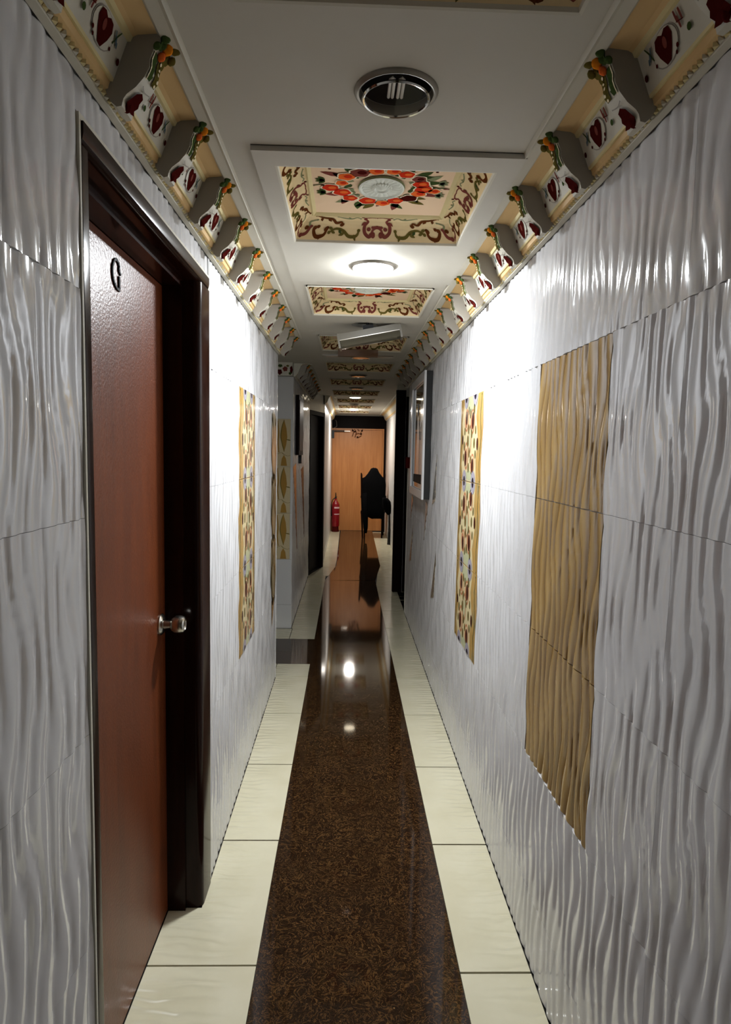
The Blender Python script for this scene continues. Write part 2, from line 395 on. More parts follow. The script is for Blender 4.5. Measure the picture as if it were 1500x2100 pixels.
# slim shard inlays beyond the floral panel
def shards(root, X, side, lst):
    for (ya, za, yb, zb, wd, mt) in lst:
        p = MB(); dy, dz = yb-ya, zb-za; x0, x1 = X-side*0.0006, X+side*0.004
        n = [(ya, za), (ya+dy*.5+wd*.25, za+dz*.5), (yb+wd*.5, zb), (yb-wd*.5, zb+0.03*(-1 if dz > 0 else 1)), (ya+dy*.5-wd*.2, za+dz*.5)]
        p.prism(n, lambda q: (x0, q[0], q[1]), lambda q: (x1, q[0], q[1]), mt); p.obj('inlay_shard', root)
shards(wr, XR, 1, [(4.06, 1.50, 4.16, 1.17, .12, 't_speck'), (4.56, 1.42, 4.50, 1.765, .12, 't_speck'), (3.98, .90, 4.10, .56, .13, 't_speck'),
                   (4.62, .88, 4.50, 1.17, .12, 't_speck'), (5.40, .90, 5.58, .55, .12, 't_speck'), (5.62, .92, 5.50, 1.15, .12, 't_speck')])
b = MB(); b.box(XR-.002, XR+.1, RE, RE+.012, 0, ZC, 'white'); b.obj('corner_trim', wr)
# recess on the right and its far side
b = MB(); b.box(XR+.1, 1.5, RE-.1, RE+.004, 0, ZC, 'white'); b.box(1.5, 1.6, RE-.1, RJ+.2, 0, ZC, 'white'); b.box(.61, 1.5, RJ, RJ+.1, 0, ZC, 'tile_flat')
tag(b.obj('wall_right_recess'), 'plain pale walls of the recess on the right past the framed picture', 'wall', kind='structure')
b = MB(); b.box(.73, .83, RJ+.1, YE, 0, ZC, 'tile_far')
for k in range(8): b.box(.726, .73, RJ+.14+.615*k, RJ+.14+.613*k+.60, 0.01, ZB, 'tile_far')
tag(b.obj('wall_right_far'), 'white tiled far wall on the right beside the draped chair', 'wall', kind='structure')
# left wall
wl = empty('wall_left'); tag(wl, 'white glossy wave relief tiled wall on the left around the brown door', 'wall', kind='structure')
D0, D1, DZ = 1.148, 2.135, 2.045
backing(wl, XL, -1, [(YB, D0-.012, 0, ZC), (D1, WL, 0, ZC), (D0-.012, D1, DZ, ZC)])
lay_tiles(wl, XL, -1, -0.3, D0-.012, 1.337-1.23, [])
lay_tiles(wl, XL, -1, D0-.012, D1, 1.337, [], rows=[DZ+.012, ZB])
decL = (2.75, 3.20)
lay_tiles(wl, XL, -1, D1+.012, WL, 1.337, [(*decL, .595, 1.768)])
for k in range(3): floral(wl, XL, -1, *decL, ZROWS[2+k], ZROWS[3+k], k % 2 == 0)
b = MB()  # white metal edge trim round the door opening
b.box(XL-.012, XL+.001, D0-.010, D0-.003, 0, DZ+.010, 'white'); b.box(XL-.012, XL+.001, D1, D1+.010, 0, DZ+.010, 'white'); b.box(XL-.012, XL+.001, D0-.003, D1, DZ, DZ+.010, 'white')
b.obj('edge_trim', wl)
# wavy olive swoosh band at the end of the near left wall
def sfL(u, v, e): return (XL+e+.0006, u, v)
p = Paint(sfL)
for k in range(3):
    z = 1.70-.38*k
    p.poly([(3.90, z), (4.0, z+.05), (4.14, z), (4.16, z-.2), (4.10, z-.38), (3.98, z-.38), (3.90, z-.2)], 't_beige', 1)
    p.stroke([(3.93, z), (3.98, z-.1), (3.92, z-.2), (3.98, z-.37)], .05, 't_green', 2)
    p.stroke([(4.10, z-.02), (4.05, z-.14), (4.12, z-.24), (4.06, z-.37)], .04, 't_leaf', 2)
p.poly([(3.93, .58), (4.10, .58), (4.02, .48), (3.96, .40)], 't_leaf', 2)
p.obj('painted_band', wl)
b = MB(); b.box(XL-.1, XL, WL, WL+.01, 0, ZC, 'tile_flat'); b.obj('corner_trim', wl)
# side passage on the left
b = MB(); b.box(-1.7, XL-.1, WL-.1, WL+.004, 0, ZC, 'white'); b.box(-1.8, -1.7, WL-.1, W2+.1, 0, ZC, 'white')
tag(b.obj('wall_left_passage'), 'plain white walls inside the side passage on the left', 'wall', kind='structure')
w2 = empty('wall_left_far'); tag(w2, 'white tiled wall past the side passage with a golden leaf panel on its end face', 'wall', kind='structure')
b = MB(); b.box(-1.7, XL-.006, W2+.008, W2+.1, 0.0, ZC, 'grout'); b.box(XL-.1, XL-.006, W2+.1, 7.78, 0, ZC, 'grout'); b.obj('masonry', w2)
g = .0012
def ftile(x0, x1, z0, z1, name='tile', mt='tile_flat'):
    b = MB(); b.box(x0+g, x1-g, W2, W2+.0085, z0+g, z1-g, mt); return b.obj(name, w2)
for r in range(len(ZROWS)-1):
    z0, z1 = ZROWS[r], ZROWS[r+1]
    if 2 <= r <= 4:
        ftile(-.475, XL, z0, z1)
        t = ftile(-.99, -.475, z0, z1, 'leaf_tile', 't_beige'); h = z1-z0
        p = Paint(lambda u, v, e: (u, W2-e, z0+h*v))
        for cx in (-.53, -.70, -.87):
            p.poly([(cx, .30), (cx+.018, .45), (cx+.027, .62), (cx+.02, .8), (cx, .985), (cx-.02, .8), (cx-.027, .62), (cx-.018, .45)], 't_leaf', 1)
            p.stroke([(cx+.002, .32), (cx-.018, .5), (cx-.027, .65), (cx-.016, .85), (cx, .97)], .008, 't_green', 2)
            p.stroke([(cx-.05, .26), (cx-.02, .29), (cx, .25), (cx+.03, .22), (cx+.05, .23)], .006, 't_green', 2)
            p.poly([(cx, .24), (cx+.018, .16), (cx+.026, .01), (cx-.026, .01), (cx-.018, .16)], 't_leaf', 1)
            p.stroke([(cx-.052, .95), (cx-.045, .7), (cx-.05, .5), (cx-.042, .3)], .012, 't_leaf', 2)
            p.leaf(cx+.03, .55, .022, .05, .9, 't_green', 2)
        p.obj('printed_leaves', t)
        ftile(-1.68, -.99, z0, z1)
    else:
        ftile(-.99, XL, z0, z1); ftile(-1.68, -.99, z0, z1)
lay_tiles(w2, XL, -1, W2+.02, 7.78, 6.04, [])
shards(w2, XL, -1, [(5.95, .60, 5.60, 1.40, .30, 't_russet'), (6.95, .58, 6.55, 1.36, .34, 't_russet')])
# diagonal wall stretch with a dark door, then the far left wall
A, B_ = Vector((XL, 7.785, 0)), Vector((-.306, 8.40, 0)); dv = (B_-A).normalized(); nv = Vector((dv.y, -dv.x, 0))
b = MB()
def pr(pts, z0, z1, mt): b.prism([(q.x, q.y) for q in pts], lambda q: (q[0], q[1], z0), lambda q: (q[0], q[1], z1), mt)
pr([A-nv*.002, B_-nv*.002, B_-nv*.12, A-nv*.12], 2.0, ZC, 'tile_flat')
pr([A-nv*.10, B_-nv*.10, B_-nv*.16, A-nv*.16], 0, 2.0, 'black')
b.box(-.42, -.306, 8.40, YE, 0, ZC, 'tile_far')
for k in range(6): b.box(-.307, -.303, 8.41+.615*k, 8.41+.615*k+.612, 0.01, ZB, 'tile_far')
tag(b.obj('wall_left_end'), 'slanting and far left wall in white tile around the open dark doorway', 'wall', kind='structure')
dr = empty('door_2', A); tag(dr, 'dark open doorway in the slanting wall far down on the left', 'door', kind='structure')
T = Matrix.Translation(A) @ Matrix.Rotation(math.atan2(dv.y, dv.x), 4, 'Z')
LEN = (B_-A).length
b = MB(); b.box(.045, LEN-.045, .045, .08, .004, 1.95, 'dark', Matrix.Rotation(math.atan2(dv.y, dv.x), 4, 'Z')); b.obj('door_leaf', dr)
b = MB(); R2 = Matrix.Rotation(math.atan2(dv.y, dv.x), 4, 'Z')
for q in ((.0, .045), (LEN-.045, LEN)): b.box(q[0], q[1], -.006, .10, 0, 2.0, 'dark', R2)
b.box(.045, LEN-.045, -.006, .10, 1.95, 2.0, 'dark', R2); b.obj('door_frame', dr)
# right far jamb (dark)
dj = empty('door_3', (.512, RJ, 0)); tag(dj, 'dark brown full height door post past the framed picture on the right', 'door', kind='structure')
b = MB(); b.box(0, .098, 0, .09, 0, 2.17, 'dark'); b.box(-.006, .104, .02, .07, 0, 2.17, 'dark'); b.obj('door_frame', dj)
b = MB(); b.box(.099, .135, -.02, .02, 0.01, 2.1, 'dark'); b.obj('door_leaf', dj)
# wall above the jamb
b = MB(); b.box(.512, .73, RJ+.002, RJ+.1, 2.17, ZC, 'white'); b.box(.612, .73, RJ+.1, RJ+.14, 0, ZC, 'white')
tag(b.obj('wall_right_pier'), 'short pale pier above and behind the dark door post on the right', 'wall', kind='structure')
# wall behind the camera
b = MB(); b.box(-.6, .7, YB-.1, YB, 0, 2.35, 'white'); tag(b.obj('wall_back'), 'plain white wall closing the corridor behind the viewer', 'wall', kind='structure')

# ------------------------------------------------------------------ near left door
d1 = empty('door_1', (XL, D0, 0)); tag(d1, 'mahogany brown door with a black letter G set in a dark frame on the left', 'door', kind='structure')
def dl(b, name, par, smooth=None): o = b.obj(name, par, smooth, loc=(-XL, -D0, 0)); return o
b = MB(); b.box(-.602, -.562, D0+.03, 1.993, .006, 1.984, 'door'); leaf = dl(b, 'door_leaf', d1)
fr_ = empty('door_frame'); fr_.parent = d1
def fpart(name, prof, y0, y1):  # vertical jamb from an xy outline
    b = MB(); b.prism(prof, lambda q: (q[0], q[1], 0), lambda q: (q[0], q[1], y1), 'frame'); return dl(b, name, fr_, 30)
def rounded(x0, x1, ya, yb, r, corner):
    pts = []
    if corner == 'far': # rounded at (x1, ya)
        pts = [(x0, ya), (x1-r, ya)] + [(x1-r+r*sin(t), ya+r-r*cos(t)) for t in (PI/8, PI/4, 3*PI/8)] + [(x1, ya+r), (x1, yb), (x0, yb)]
    else:
        pts = [(x0, ya), (x1, ya), (x1, yb-r)] + [(x1-r+r*cos(t), yb-r+r*sin(t)) for t in (PI/8, PI/4, 3*PI/8)] + [(x1-r, yb), (x0, yb)]
    return pts
fpart('jamb', rounded(-.66, XL+.004, 2.010, D1, .022, 'far'), 0, 2.006)
fpart('jamb', rounded(-.66, XL+.001, D0, D0+.03, .006, 'near'), 0, 2.006)
b = MB(); b.prism([(-.66, 2.006), (XL-.018, 2.006), (XL-.006, 2.009), (XL+.002, 2.016), (XL+.004, 2.026), (XL+.004, DZ), (-.66, DZ)], lambda q: (q[0], D0, q[1]), lambda q: (q[0], D1, q[1]), 'frame'); dl(b, 'head', fr_, 30)
b = MB(); b.box(-.66, -.505, 1.995, 2.0095, 0, 1.985, 'frame'); dl(b, 'stop', fr_)
b = MB(); b.box(-.66, -.505, D0+.032, 2.0095, 1.986, 2.0055, 'frame'); dl(b, 'stop', fr_)
b = MB(); b.box(-.75, -.66, D0-.1, D1+.1, 0, 2.15, 'black'); dl(b, 'lining', fr_)
# letter G, raised black
def ywr(u): return 1.575+.056*u
def zwr(v): return 1.880+.069*v
b = MB()
def ribbon(pts, wd):
    n = len(pts)
    for k in range(n-1):
        (u0_, v0_), (u1_, v1_) = pts[k], pts[k+1]
        y0, z0, y1, z1 = ywr(u0_), zwr(v0_), ywr(u1_), zwr(v1_); dx, dz = y1-y0, z1-z0; l = math.hypot(dx, dz) or 1; h = wd/2
        ny, nz = -dz/l*h, dx/l*h; ex, ez = dx/l*h*.4, dz/l*h*.4
        q = [(y0-ex+ny, z0-ez+nz), (y1+ex+ny, z1+ez+nz), (y1+ex-ny, z1+ez-nz), (y0-ex-ny, z0-ez-nz)]
        b.prism(q, lambda p_: (-.562, p_[0], p_[1]), lambda p_: (-.558, p_[0], p_[1]), 'bgloss')
arc = [(1.0, .58), (.82, .68), (.86, .82), (.74, .93), (.5, .995), (.25, .9), (.08, .7), (.03, .5), (.08, .3), (.27, .12), (.52, .02), (.85, 0)]
ribbon(arc, .0062); ribbon([(.84, .46), (.85, .08)], .0075)
b.obj('letter_g', leaf)['label'] = 'raised black letter G'
# knob
b = MB(); kc = (-.562, 1.945, .968)
b.lathe([(.0, .0), (.033, .0), (.033, .004), (.026, .010), (.014, .012), (.012, .030), (.020, .036), (.0265, .046), (.0275, .060), (.024, .071), (.018, .074), (.016, .071), (.010, .071), (0, .072)], kc, (1, 0, 0), 'steel', 32)
b.obj('door_knob', leaf, 35)['label'] = 'brushed steel knob'

# ================================================================== FLOOR
fl = empty('floor'); tag(fl, 'cream tiled floor with a dark brown granite strip down the middle', 'floor', kind='structure')
b = MB(); b.box(-1.8, 1.6, YB, YE+.05, -.08, -.009, 'floor_grout'); b.obj('grout_bed', fl)
def ftile2(pts, name, mt, ztop=0.0):
    b = MB(); b.prism(pts, lambda q: (q[0], q[1], -.012), lambda q: (q[0], q[1], ztop), mt); return b.obj(name, fl)
def rect(x0, x1, y0, y1, gx=.0026, gy=.0040): return [(x0+gx, y0+gy), (x1-gx, y0+gy), (x1-gx, y1-gy), (x0+gx, y1-gy)]
JR = [1.738+TL*k for k in range(-6, 18)]
JLf = [1.768+.612*k for k in range(-6, 5)]       # ends at 4.216
for k in range(len(JR)-1):
    y0, y1 = JR[k], JR[k+1]
    if y1 > YE: y1 = YE
    if y0 > YE: break
    if y0 < YB: y0 = YB
    if y1 < 7.4: ftile2(rect(SR-.001, XR+.001 if y1 < RE+.1 else .72, y0, y1), 'tile', 'floor')
    elif y0 < 8.6:
        xa = lambda y: .351 + max(0, min(1, (y-7.537)/1.005))*.109
        ftile2([(xa(y0)+.002, y0+.002), (.728, y0+.002), (.728, y1-.002), (xa(y1)+.002, y1-.002)], 'tile', 'floor')
    else:
        xa = lambda y: .46 + (y-8.54)/3.9*.038
        ftile2([(xa(y0)+.002, y0+.002), (.728, y0+.002), (.728, y1-.002), (xa(y1)+.002, y1-.002)], 'tile', 'floor')
for y0 in (5.9, 6.4): ftile2(rect(XR, 1.49, y0+.12, y0+.6) if y0 > 6 else rect(XR, 1.49, 6.005, 6.51), 'tile', 'floor')
for k in range(len(JLf)-1):
    y0, y1 = JLf[k], JLf[k+1]; x0 = XL
    if y0 < YB: y0 = YB
    if abs(y0-1.156) < .01:
        ftile2([(XL+.001, y0+.0032), (SL-.001, y0+.0032), (SL-.001, y1-.0032), (-.56, y1-.0032), (-.56, D0+.032), (XL+.001, D0+.032)], 'tile', 'floor')
    elif abs(y0-1.768) < .01:
        ftile2([(-.56, y0+.0032), (SL-.001, y0+.0032), (SL-.001, y1-.0032), (XL+.001, y1-.0032), (XL+.001, 2.009), (-.56, 2.009)], 'tile', 'floor')
    else: ftile2(rect(x0, SL+.001, y0, y1, .001), 'tile', 'floor')
ftile2(rect(XL-.02, SL+.001, 4.216, 4.478), 'tile', 'floor'); ftile2(rect(-1.69, XL-.02, 4.205, 4.478), 'tile', 'floor')
ftile2(rect(-1.69, SL+.001, 4.478, 5.092, .0003, .0003), 'granite_slab', 'granite')
ftile2(rect(-1.69, XL+.01, 5.092, 5.396), 'tile', 'floor'); ftile2(rect(XL+.01, SL+.001, 5.092, 5.425), 'tile', 'floor')
yy = [5.425, 6.045, 6.67, 7.30, 7.78]
for k in range(4): ftile2(rect(XL, SL+.001, yy[k], yy[k+1]), 'tile', 'floor')
def xs(y): return -.242 + max(0, min(1, (y-7.496)/.998))*.115
def xw(y): return XL + max(0, min(1, (y-7.785)/.615))*.15
yy = [7.78, 8.4, 9.02, 9.64, 10.26, 10.88, 11.5, 12.12, YE]
for k in range(len(yy)-1):
    ftile2([(xw(yy[k]), yy[k]+.002), (xs(yy[k])-.002, yy[k]+.002), (xs(yy[k+1])-.002, yy[k+1]-.002), (xw(yy[k+1]), yy[k+1]-.002)], 'tile', 'floor')
ys = [YB, -.5, 1.0, 2.6, 3.85, 5.092, 6.3, 7.5]
for k in range(len(ys)-1): ftile2(rect(SL, SR, ys[k], ys[k+1], .0004, .0002), 'granite_slab', 'granite')
ftile2([(SL, 7.5), (SR, 7.54), (.46, 8.54), (-.127, 8.494)], 'granite_slab', 'granite')
ftile2([(-.127, 8.4945), (.46, 8.5405), (.498, YE), (-.11, YE)], 'granite_slab', 'granite')

# ================================================================== CEILING
ce = empty('ceiling'); tag(ce, 'pale painted ceiling with square painted coffers in a row', 'ceiling', kind='structure')
PX0, PX1 = -.243, .42; CX = .086; CY = .372; PER = 1.178; Y00 = 1.61
b = MB(); b.box(-1.8, 1.6, YB, YE+.05, 2.30, 2.36, 'ceil'); b.obj('slab', ce)
b = MB(); b.box(-1.8, PX0, YB, YE, ZC, 2.30, 'ceil'); b.box(PX1, 1.6, YB, YE, ZC, 2.30, 'ceil'); b.obj('side_board', ce)
def plate(parent, y0, zt, drop):
    """a board with a square coffer hole and a round lamp hole"""
    ly = y0+.932; R = .074; n = 32; hx0, hx1, hy0, hy1 = CX-.28, CX+.28, y0+.08, y0+.67; y1 = y0+PER-.004; q = .11
    lx = .085; b = MB(); z = zt; x0, x1 = PX0, PX1
    def F4(xa, xb, ya, yb): b.face([(xa, ya, z), (xa, yb, z), (xb, yb, z), (xb, ya, z)], 'ceil')
    F4(x0, x1, y0, hy0); F4(x0, hx0, hy0, hy1); F4(hx1, x1, hy0, hy1)
    F4(x0, x1, hy1, ly-q); F4(x0, lx-q, ly-q, ly+q); F4(lx+q, x1, ly-q, ly+q); F4(x0, x1, ly+q, y1)
    def sq(a):
        c, s_ = cos(a), sin(a); k = q/max(abs(c), abs(s_)); return (lx+k*c, ly+k*s_, z)
    for k in range(n):
        a, c = 2*PI*k/n, 2*PI*(k+1)/n
        b.face([(lx+R*cos(a), ly+R*sin(a), z), (lx+R*cos(c), ly+R*sin(c), z), sq(c), sq(a)], 'ceil')
        b.face([(lx+R*cos(a), ly+R*sin(a), z), (lx+R*cos(a), ly+R*sin(a), z+.02), (lx+R*cos(c), ly+R*sin(c), z+.02), (lx+R*cos(c), ly+R*sin(c), z)], 'ceil')
    zt2 = max(ZC, zt)
    for (xa, ya, xb, yb) in ((x0, y0, x1, y0), (x1, y0, x1, y1), (x1, y1, x0, y1), (x0, y1, x0, y0)):
        b.face([(xa, ya, z), (xb, yb, z), (xb, yb, zt2), (xa, ya, zt2)], 'ceil')
    return b.obj('ceiling_panel', parent)
def coffer(parent, y0, zt):
    """recessed square: coved sides rising to a flat inner panel, all hand painted"""
    cy = y0+.375; z1 = 2.278; hw, hd = .28, .295; iw = .205; b = MB(); n = 6; r0_ = None
    lip = .006
    rings = [(hw, hd, zt), (hw-lip, hd-lip, zt+.001), (hw-lip-.002, hd-lip-.002, zt+.008)]
    for k in range(1, n+1):
        t = k/n; rings.append((hw-.008-(hw-.008-iw-.012)*t, hd-.008-(hd-.008-iw-.012)*t, zt+.008+(z1-.012-zt)*sin(t*PI/2)**.8))
    rings += [(iw+.006, iw+.006, z1-.009), (iw, iw, z1-.004), (iw-.004, iw-.004, z1)]
    V = [[(CX-a, cy-c, z), (CX+a, cy-c, z), (CX+a, cy+c, z), (CX-a, cy+c, z)] for a, c, z in rings]
    for k in range(len(V)-1):
        mt = 'white' if k < 2 else ('paint_cream' if k < len(V)-4 else 'cream2')
        for j in range(4): b.face([V[k][j], V[k][(j+1) % 4], V[k+1][(j+1) % 4], V[k+1][j]], mt)
    b.face(V[-1][::-1], 'pink')
    o = b.obj('coffer', parent)
    # ---- painted scrolls on the cove, u in -1..1 along the side, v 0 (inner) .. 1 (outer)
    def side(j):
        def f(u, v, e):
            u = u/.25; v = v/.095; t = 1-v; t2 = max(0.0, min(1.0, t)); a = hw-.008-(hw-.008-iw-.012)*t2; c = hd-.008-(hd-.008-iw-.012)*t2
            z = zt+.008+(z1-.012-zt)*sin(t2*PI/2)**.8 - e*1.6
            if j == 0: return (CX-u*a, cy+c-e, z)
            if j == 1: return (CX+u*a, cy-c+e, z)
            if j == 2: return (CX-a+e, cy-u*c, z)
            return (CX+a-e, cy+u*c, z)
        return f
    P = MB()
    for j in range(4):
        p = Paint(side(j), .0005)
        sc = 1.0
        for s_ in (-1, 1):
            S_ = lambda L: [(s_*x*.25, y*.095) for x, y in L]
            p.stroke(S_([(.0, .12), (.08, .10), (.17, .14), (.22, .10)]), .006, 'maroon2', 1)
            p.stroke(S_([(.17, .22), (.13, .36), (.17, .55), (.16, .78), (.10, .90), (.05, .82)]), .011, 'maroon2', 1)
            p.stroke(S_([(.06, .60), (.0, .58)]), .008, 'maroon2', 1)
            p.stroke(S_([(.24, .20), (.30, .12), (.36, .22), (.46, .20), (.58, .10)]), .006, 'green2', 1)
            p.stroke(S_([(.24, .72), (.26, .88), (.36, .90), (.44, .74), (.54, .68), (.62, .80)]), .009, 'olive', 1)
            p.stroke(S_([(.47, .50), (.50, .40), (.56, .46), (.64, .26), (.76, .20), (.90, .06)]), .009, 'brown', 2)
            p.stroke(S_([(.66, .66), (.68, .88), (.78, .92), (.83, .70), (.78, .62)]), .010, 'brown', 1)
            p.stroke(S_([(.88, .62), (.91, .84), (.97, .90)]), .010, 'maroon2', 1)
            p.stroke(S_([(.84, .34), (.92, .44), (.90, .58)]), .007, 'green2', 1)
            L2 = lambda x, y, ln, wd, rot, mt: p.leaf(s_*x*.25, y*.095, ln, wd, rot if s_ > 0 else PI-rot, mt, 2)
            for x, y, ln, wd, rot, mt in ((.16, .36, .022, .010, .9, 'maroon2'), (.30, .84, .018, .009, 2.0, 'olive'), (.42, .80, .020, .010, .4, 'olive'), (.50, .70, .016, .009, 2.2, 'green'), (.54, .82, .018, .008, -.4, 'olive'),
                    (.70, .24, .022, .010, 2.4, 'brown'), (.80, .20, .020, .010, 2.0, 'brown'), (.64, .62, .018, .010, 2.6, 'olive'), (.72, .86, .014, .010, 1.2, 'brown'), (.38, .20, .016, .007, -.7, 'green2'), (.20, .12, .014, .008, -1.0, 'maroon')): L2(x, y, ln, wd, rot, mt)
            for x, y in ((.05, .86), (.11, .66), (.48, .52), (.67, .70), (.82, .66), (.93, .66)): p.ell(s_*x*.25, y*.095, .007, .007, 'maroon2' if x < .2 else 'brown', 2, n=9)
        p.stroke([(-.020, .080), (-.012, .064), (0, .058), (.012, .064), (.020, .080)], .009, 'maroon2', 1)
        i0 = len(P.v); P.v += p.v
        for f_, m_ in zip(p.f, p.m): P.f.append(tuple(i0+k for k in f_)); P.m.append(P.mi(p.names[m_]))
    P.obj('painted_scrollwork', parent)
    # ---- wreath on the flat inner panel
    wy = cy-.017
    p = Paint(lambda u, v, e: (CX+u, wy+v, z1-e), .0008)
    rnd = random.Random(3)
    for k in range(34):
        a = 2*PI*k/34 + rnd.uniform(-.08, .08); r = .112+rnd.uniform(-.01, .02)
        p.leaf(r*cos(a), r*sin(a), .052+rnd.uniform(0, .018), .026, a+rnd.uniform(-.7, .7), rnd.choice(['green', 'green2', 'green', 'maroon2', 'olive']), 1)
    for k in range(22):
        a = 2*PI*k/22+.1; p.leaf(.086*cos(a), .086*sin(a), .034, .018, a+rnd.uniform(-1.2, 1.2), rnd.choice(['green', 'green2']), 2)
    for a, r, sz, c in [(.05, .125, .026, 'red'), (.35, .12, .022, 'orange'), (-.28, .118, .024, 'red'), (.12, .158, .018, 'orange'), (1.15, .115, .024, 'red'), (1.5, .13, .022, 'orange'),
                        (1.9, .118, .026, 'red'), (2.35, .13, .022, 'red'), (2.75, .125, .026, 'red'), (3.05, .150, .024, 'red'), (3.35, .118, .018, 'orange'), (3.75, .125, .024, 'orange'), (4.15, .120, .027, 'maroon2'),
                        (4.55, .118, .022, 'orange'), (4.95, .122, .020, 'orange'), (5.3, .120, .022, 'red'), (5.7, .125, .02, 'maroon2'), (.75, .12, .024, 'maroon')]:
        x, y = r*cos(a), r*sin(a)*.92
        p.ell(x, y, sz*1.18, sz*1.1, 'pale', 3, wob=.09, n=18); p.ell(x, y, sz, sz*.92, c, 4, wob=.08, n=18)
        p.ell(x+sz*.2, y-sz*.15, sz*.5, sz*.42, 'orange' if c == 'red' else ('red' if c == 'orange' else 'maroon'), 5, n=10)
    for s_ in (-1, 1):
        for dy in (-.035, .05):
            bx, by = s_*.165, dy
            for q in (-.9, -.3, .3, .9): p.leaf(bx, by, .030, .016, (0 if s_ > 0 else PI)+q, 'green2' if s_ > 0 else 'green', 2)
        p.stroke([(s_*.15, .01), (s_*.175, -.004), (s_*.198, .003)], .005, 'green', 2); p.leaf(s_*.18, .0, .02, .009, 0, 'maroon2', 3)
        p.stroke([(s_*.09, -.13), (s_*.13, -.155), (s_*.15, -.15)], .005, 'maroon', 2)
        for q in range(4): p.ell(s_*(.125+.012*q), -.125+.006*q*(-1)**q, .005, .005, 'maroon', 3, n=7)
    for q in range(9): p.ell(-.09+.022*q, -.155+.008*(q % 2), .006, .006, 'maroon' if q % 2 else 'green', 2, n=7)
    p.obj('painted_wreath', parent)
    # ---- fluted oval medallion
    b = MB(); n = 40; prof = [(1.0, 0), (.97, .005), (.9, .006), (.84, .002), (.78, .003), (.46, .0025), (.42, .006), (.30, .007), (.24, .003), (0.02, .008)]
    for r_, h_ in prof:
        for k in range(n):
            a = 2*PI*k/n; fl_ = .0022 if (.4 < r_ < .8 and k % 2) else 0
            b.v.append((CX+.069*r_*cos(a), wy+.080*r_*sin(a), z1-.003-h_+fl_))
    for j in range(len(prof)-1):
        for k in range(n):
            k2 = (k+1) % n; b.f.append((j*n+k, (j+1)*n+k, (j+1)*n+k2, j*n+k2)); b.m.append(b.mi('green2' if j == 0 else 'mint'))
    b.f.append(tuple((len(prof)-1)*n+k for k in range(n))[::-1]); b.m.append(b.mi('mint'))
    b.obj('medallion', parent)
for k in [0, -3, -2, -1, 1, 2, 3, 4, 5, 6, 7, 8]:
    y0 = Y00 + PER*k
    if y0+PER > YE: continue
    zt = ZC if k < 0 else (ZC-.012 if k == 0 else ZC-.004)
    pl = plate(ce, y0, zt, 0)
    if k == 0:
        coffer(pl, y0, zt); CO = list(pl.children); Y0C, ZTC = y0, zt
    else:
        for o in CO:
            c = o.copy(); C.objects.link(c); c.parent = pl; c.location = (0, y0-Y0C, 0)
b = MB(); b.box(PX0, PX1, Y00+PER*9-.01 if Y00+PER*9 < YE else YE-.3, YE, ZC-.003, 2.3, 'ceil')
b.obj('end_board', ce)

# ------------------------------------------------------------------ ceiling lamps
def lamp(k, label):
    ly = Y00 + PER*(k-1) + .932; zt = ZC if k < 1 else (ZC-.012 if k == 1 else ZC-.004); lit = k in LAMP_LIT
    t = empty('ceiling_lamp', (.085, ly, zt)); tag(t, label, 'lamp', 'round recessed lamps down the corridor ceiling')
    b = MB(); b.lathe([(.0735, .012), (.0735, -.002), (.0745, -.0065), (.078, -.008), (.0835, -.004), (.085, -.0005), (.0735, -.0002)], (0, 0, 0), (0, 0, 1), 'ringmetal', 48); b.obj('trim_ring', t, 35)
    if not lit: b = MB(); b.lathe([(.0665, -.012), (.0685, -.015), (.0665, -.018), (.0635, -.017), (.0635, -.012), (.0665, -.012)], (0, 0, 0), (0, 0, 1), 'chrome', 48); b.obj('lens_rim', t, 60)
    b = MB(); b.lathe([(.072, .012), (.070, .02), (.060, .045), (.040, .062), (.0, .068)], (0, 0, 0), (0, 0, 1), 'dish', 40); b.obj('reflector', t, 60)
    if lit:
        m = mat('lit_lens', (1, 1, 1, 1), 0.3, emit=(*LAMP_TINT[k], 1), emit_s=LAMP_LIT[k]); M['lit%d' % k] = m
        b = MB(); b.lathe([(.0725, -.009), (.070, -.0125), (.056, -.0165), (.034, -.019), (.0, -.020)], (0, 0, 0), (0, 0, 1), 'lit%d' % k, 32); o = b.obj('lens', t, 180)
    else:
        b = MB(); b.prism([(.064*cos(2*PI*q/40), .064*sin(2*PI*q/40)) for q in range(40)], lambda q: (q[0], q[1], -.0155), lambda q: (q[0], q[1], -.0125), 'glass'); o = b.obj('lens', t)
        bm = bmesh.new(); bm.from_mesh(o.data); bmesh.ops.recalc_face_normals(bm, faces=bm.faces); bm.to_mesh(o.data); bm.free()
        b = MB()
        for x in (-.013, .006): b.tube([(x, .045, .015), (x, -.02, .012), (x+.004, -.028, .011), (x+.008, -.02, .012), (x+.008, .045, .015)], .0035, 'tube', 8)
        b.obj('lamp_tube', t, 60)
    return t
LB = {0: 'unlit round recessed lamp nearest the viewer with a grey ring and clear glass', 1: 'brightly lit round lamp between the first two painted coffers',
      3: 'unlit round ceiling lamp just beyond the tilted clear plastic light box', 4: 'unlit round ceiling lamp past the fourth painted coffer', 5: 'unlit round ceiling lamp before the small warm glowing one',
      6: 'small warm dimly glowing round lamp far down the ceiling', 7: 'unlit round ceiling lamp between the two far glowing lamps', 8: 'bright white farthest lit lamp near the wood panel at the end'}
for k in LB: lamp(k, LB[k])

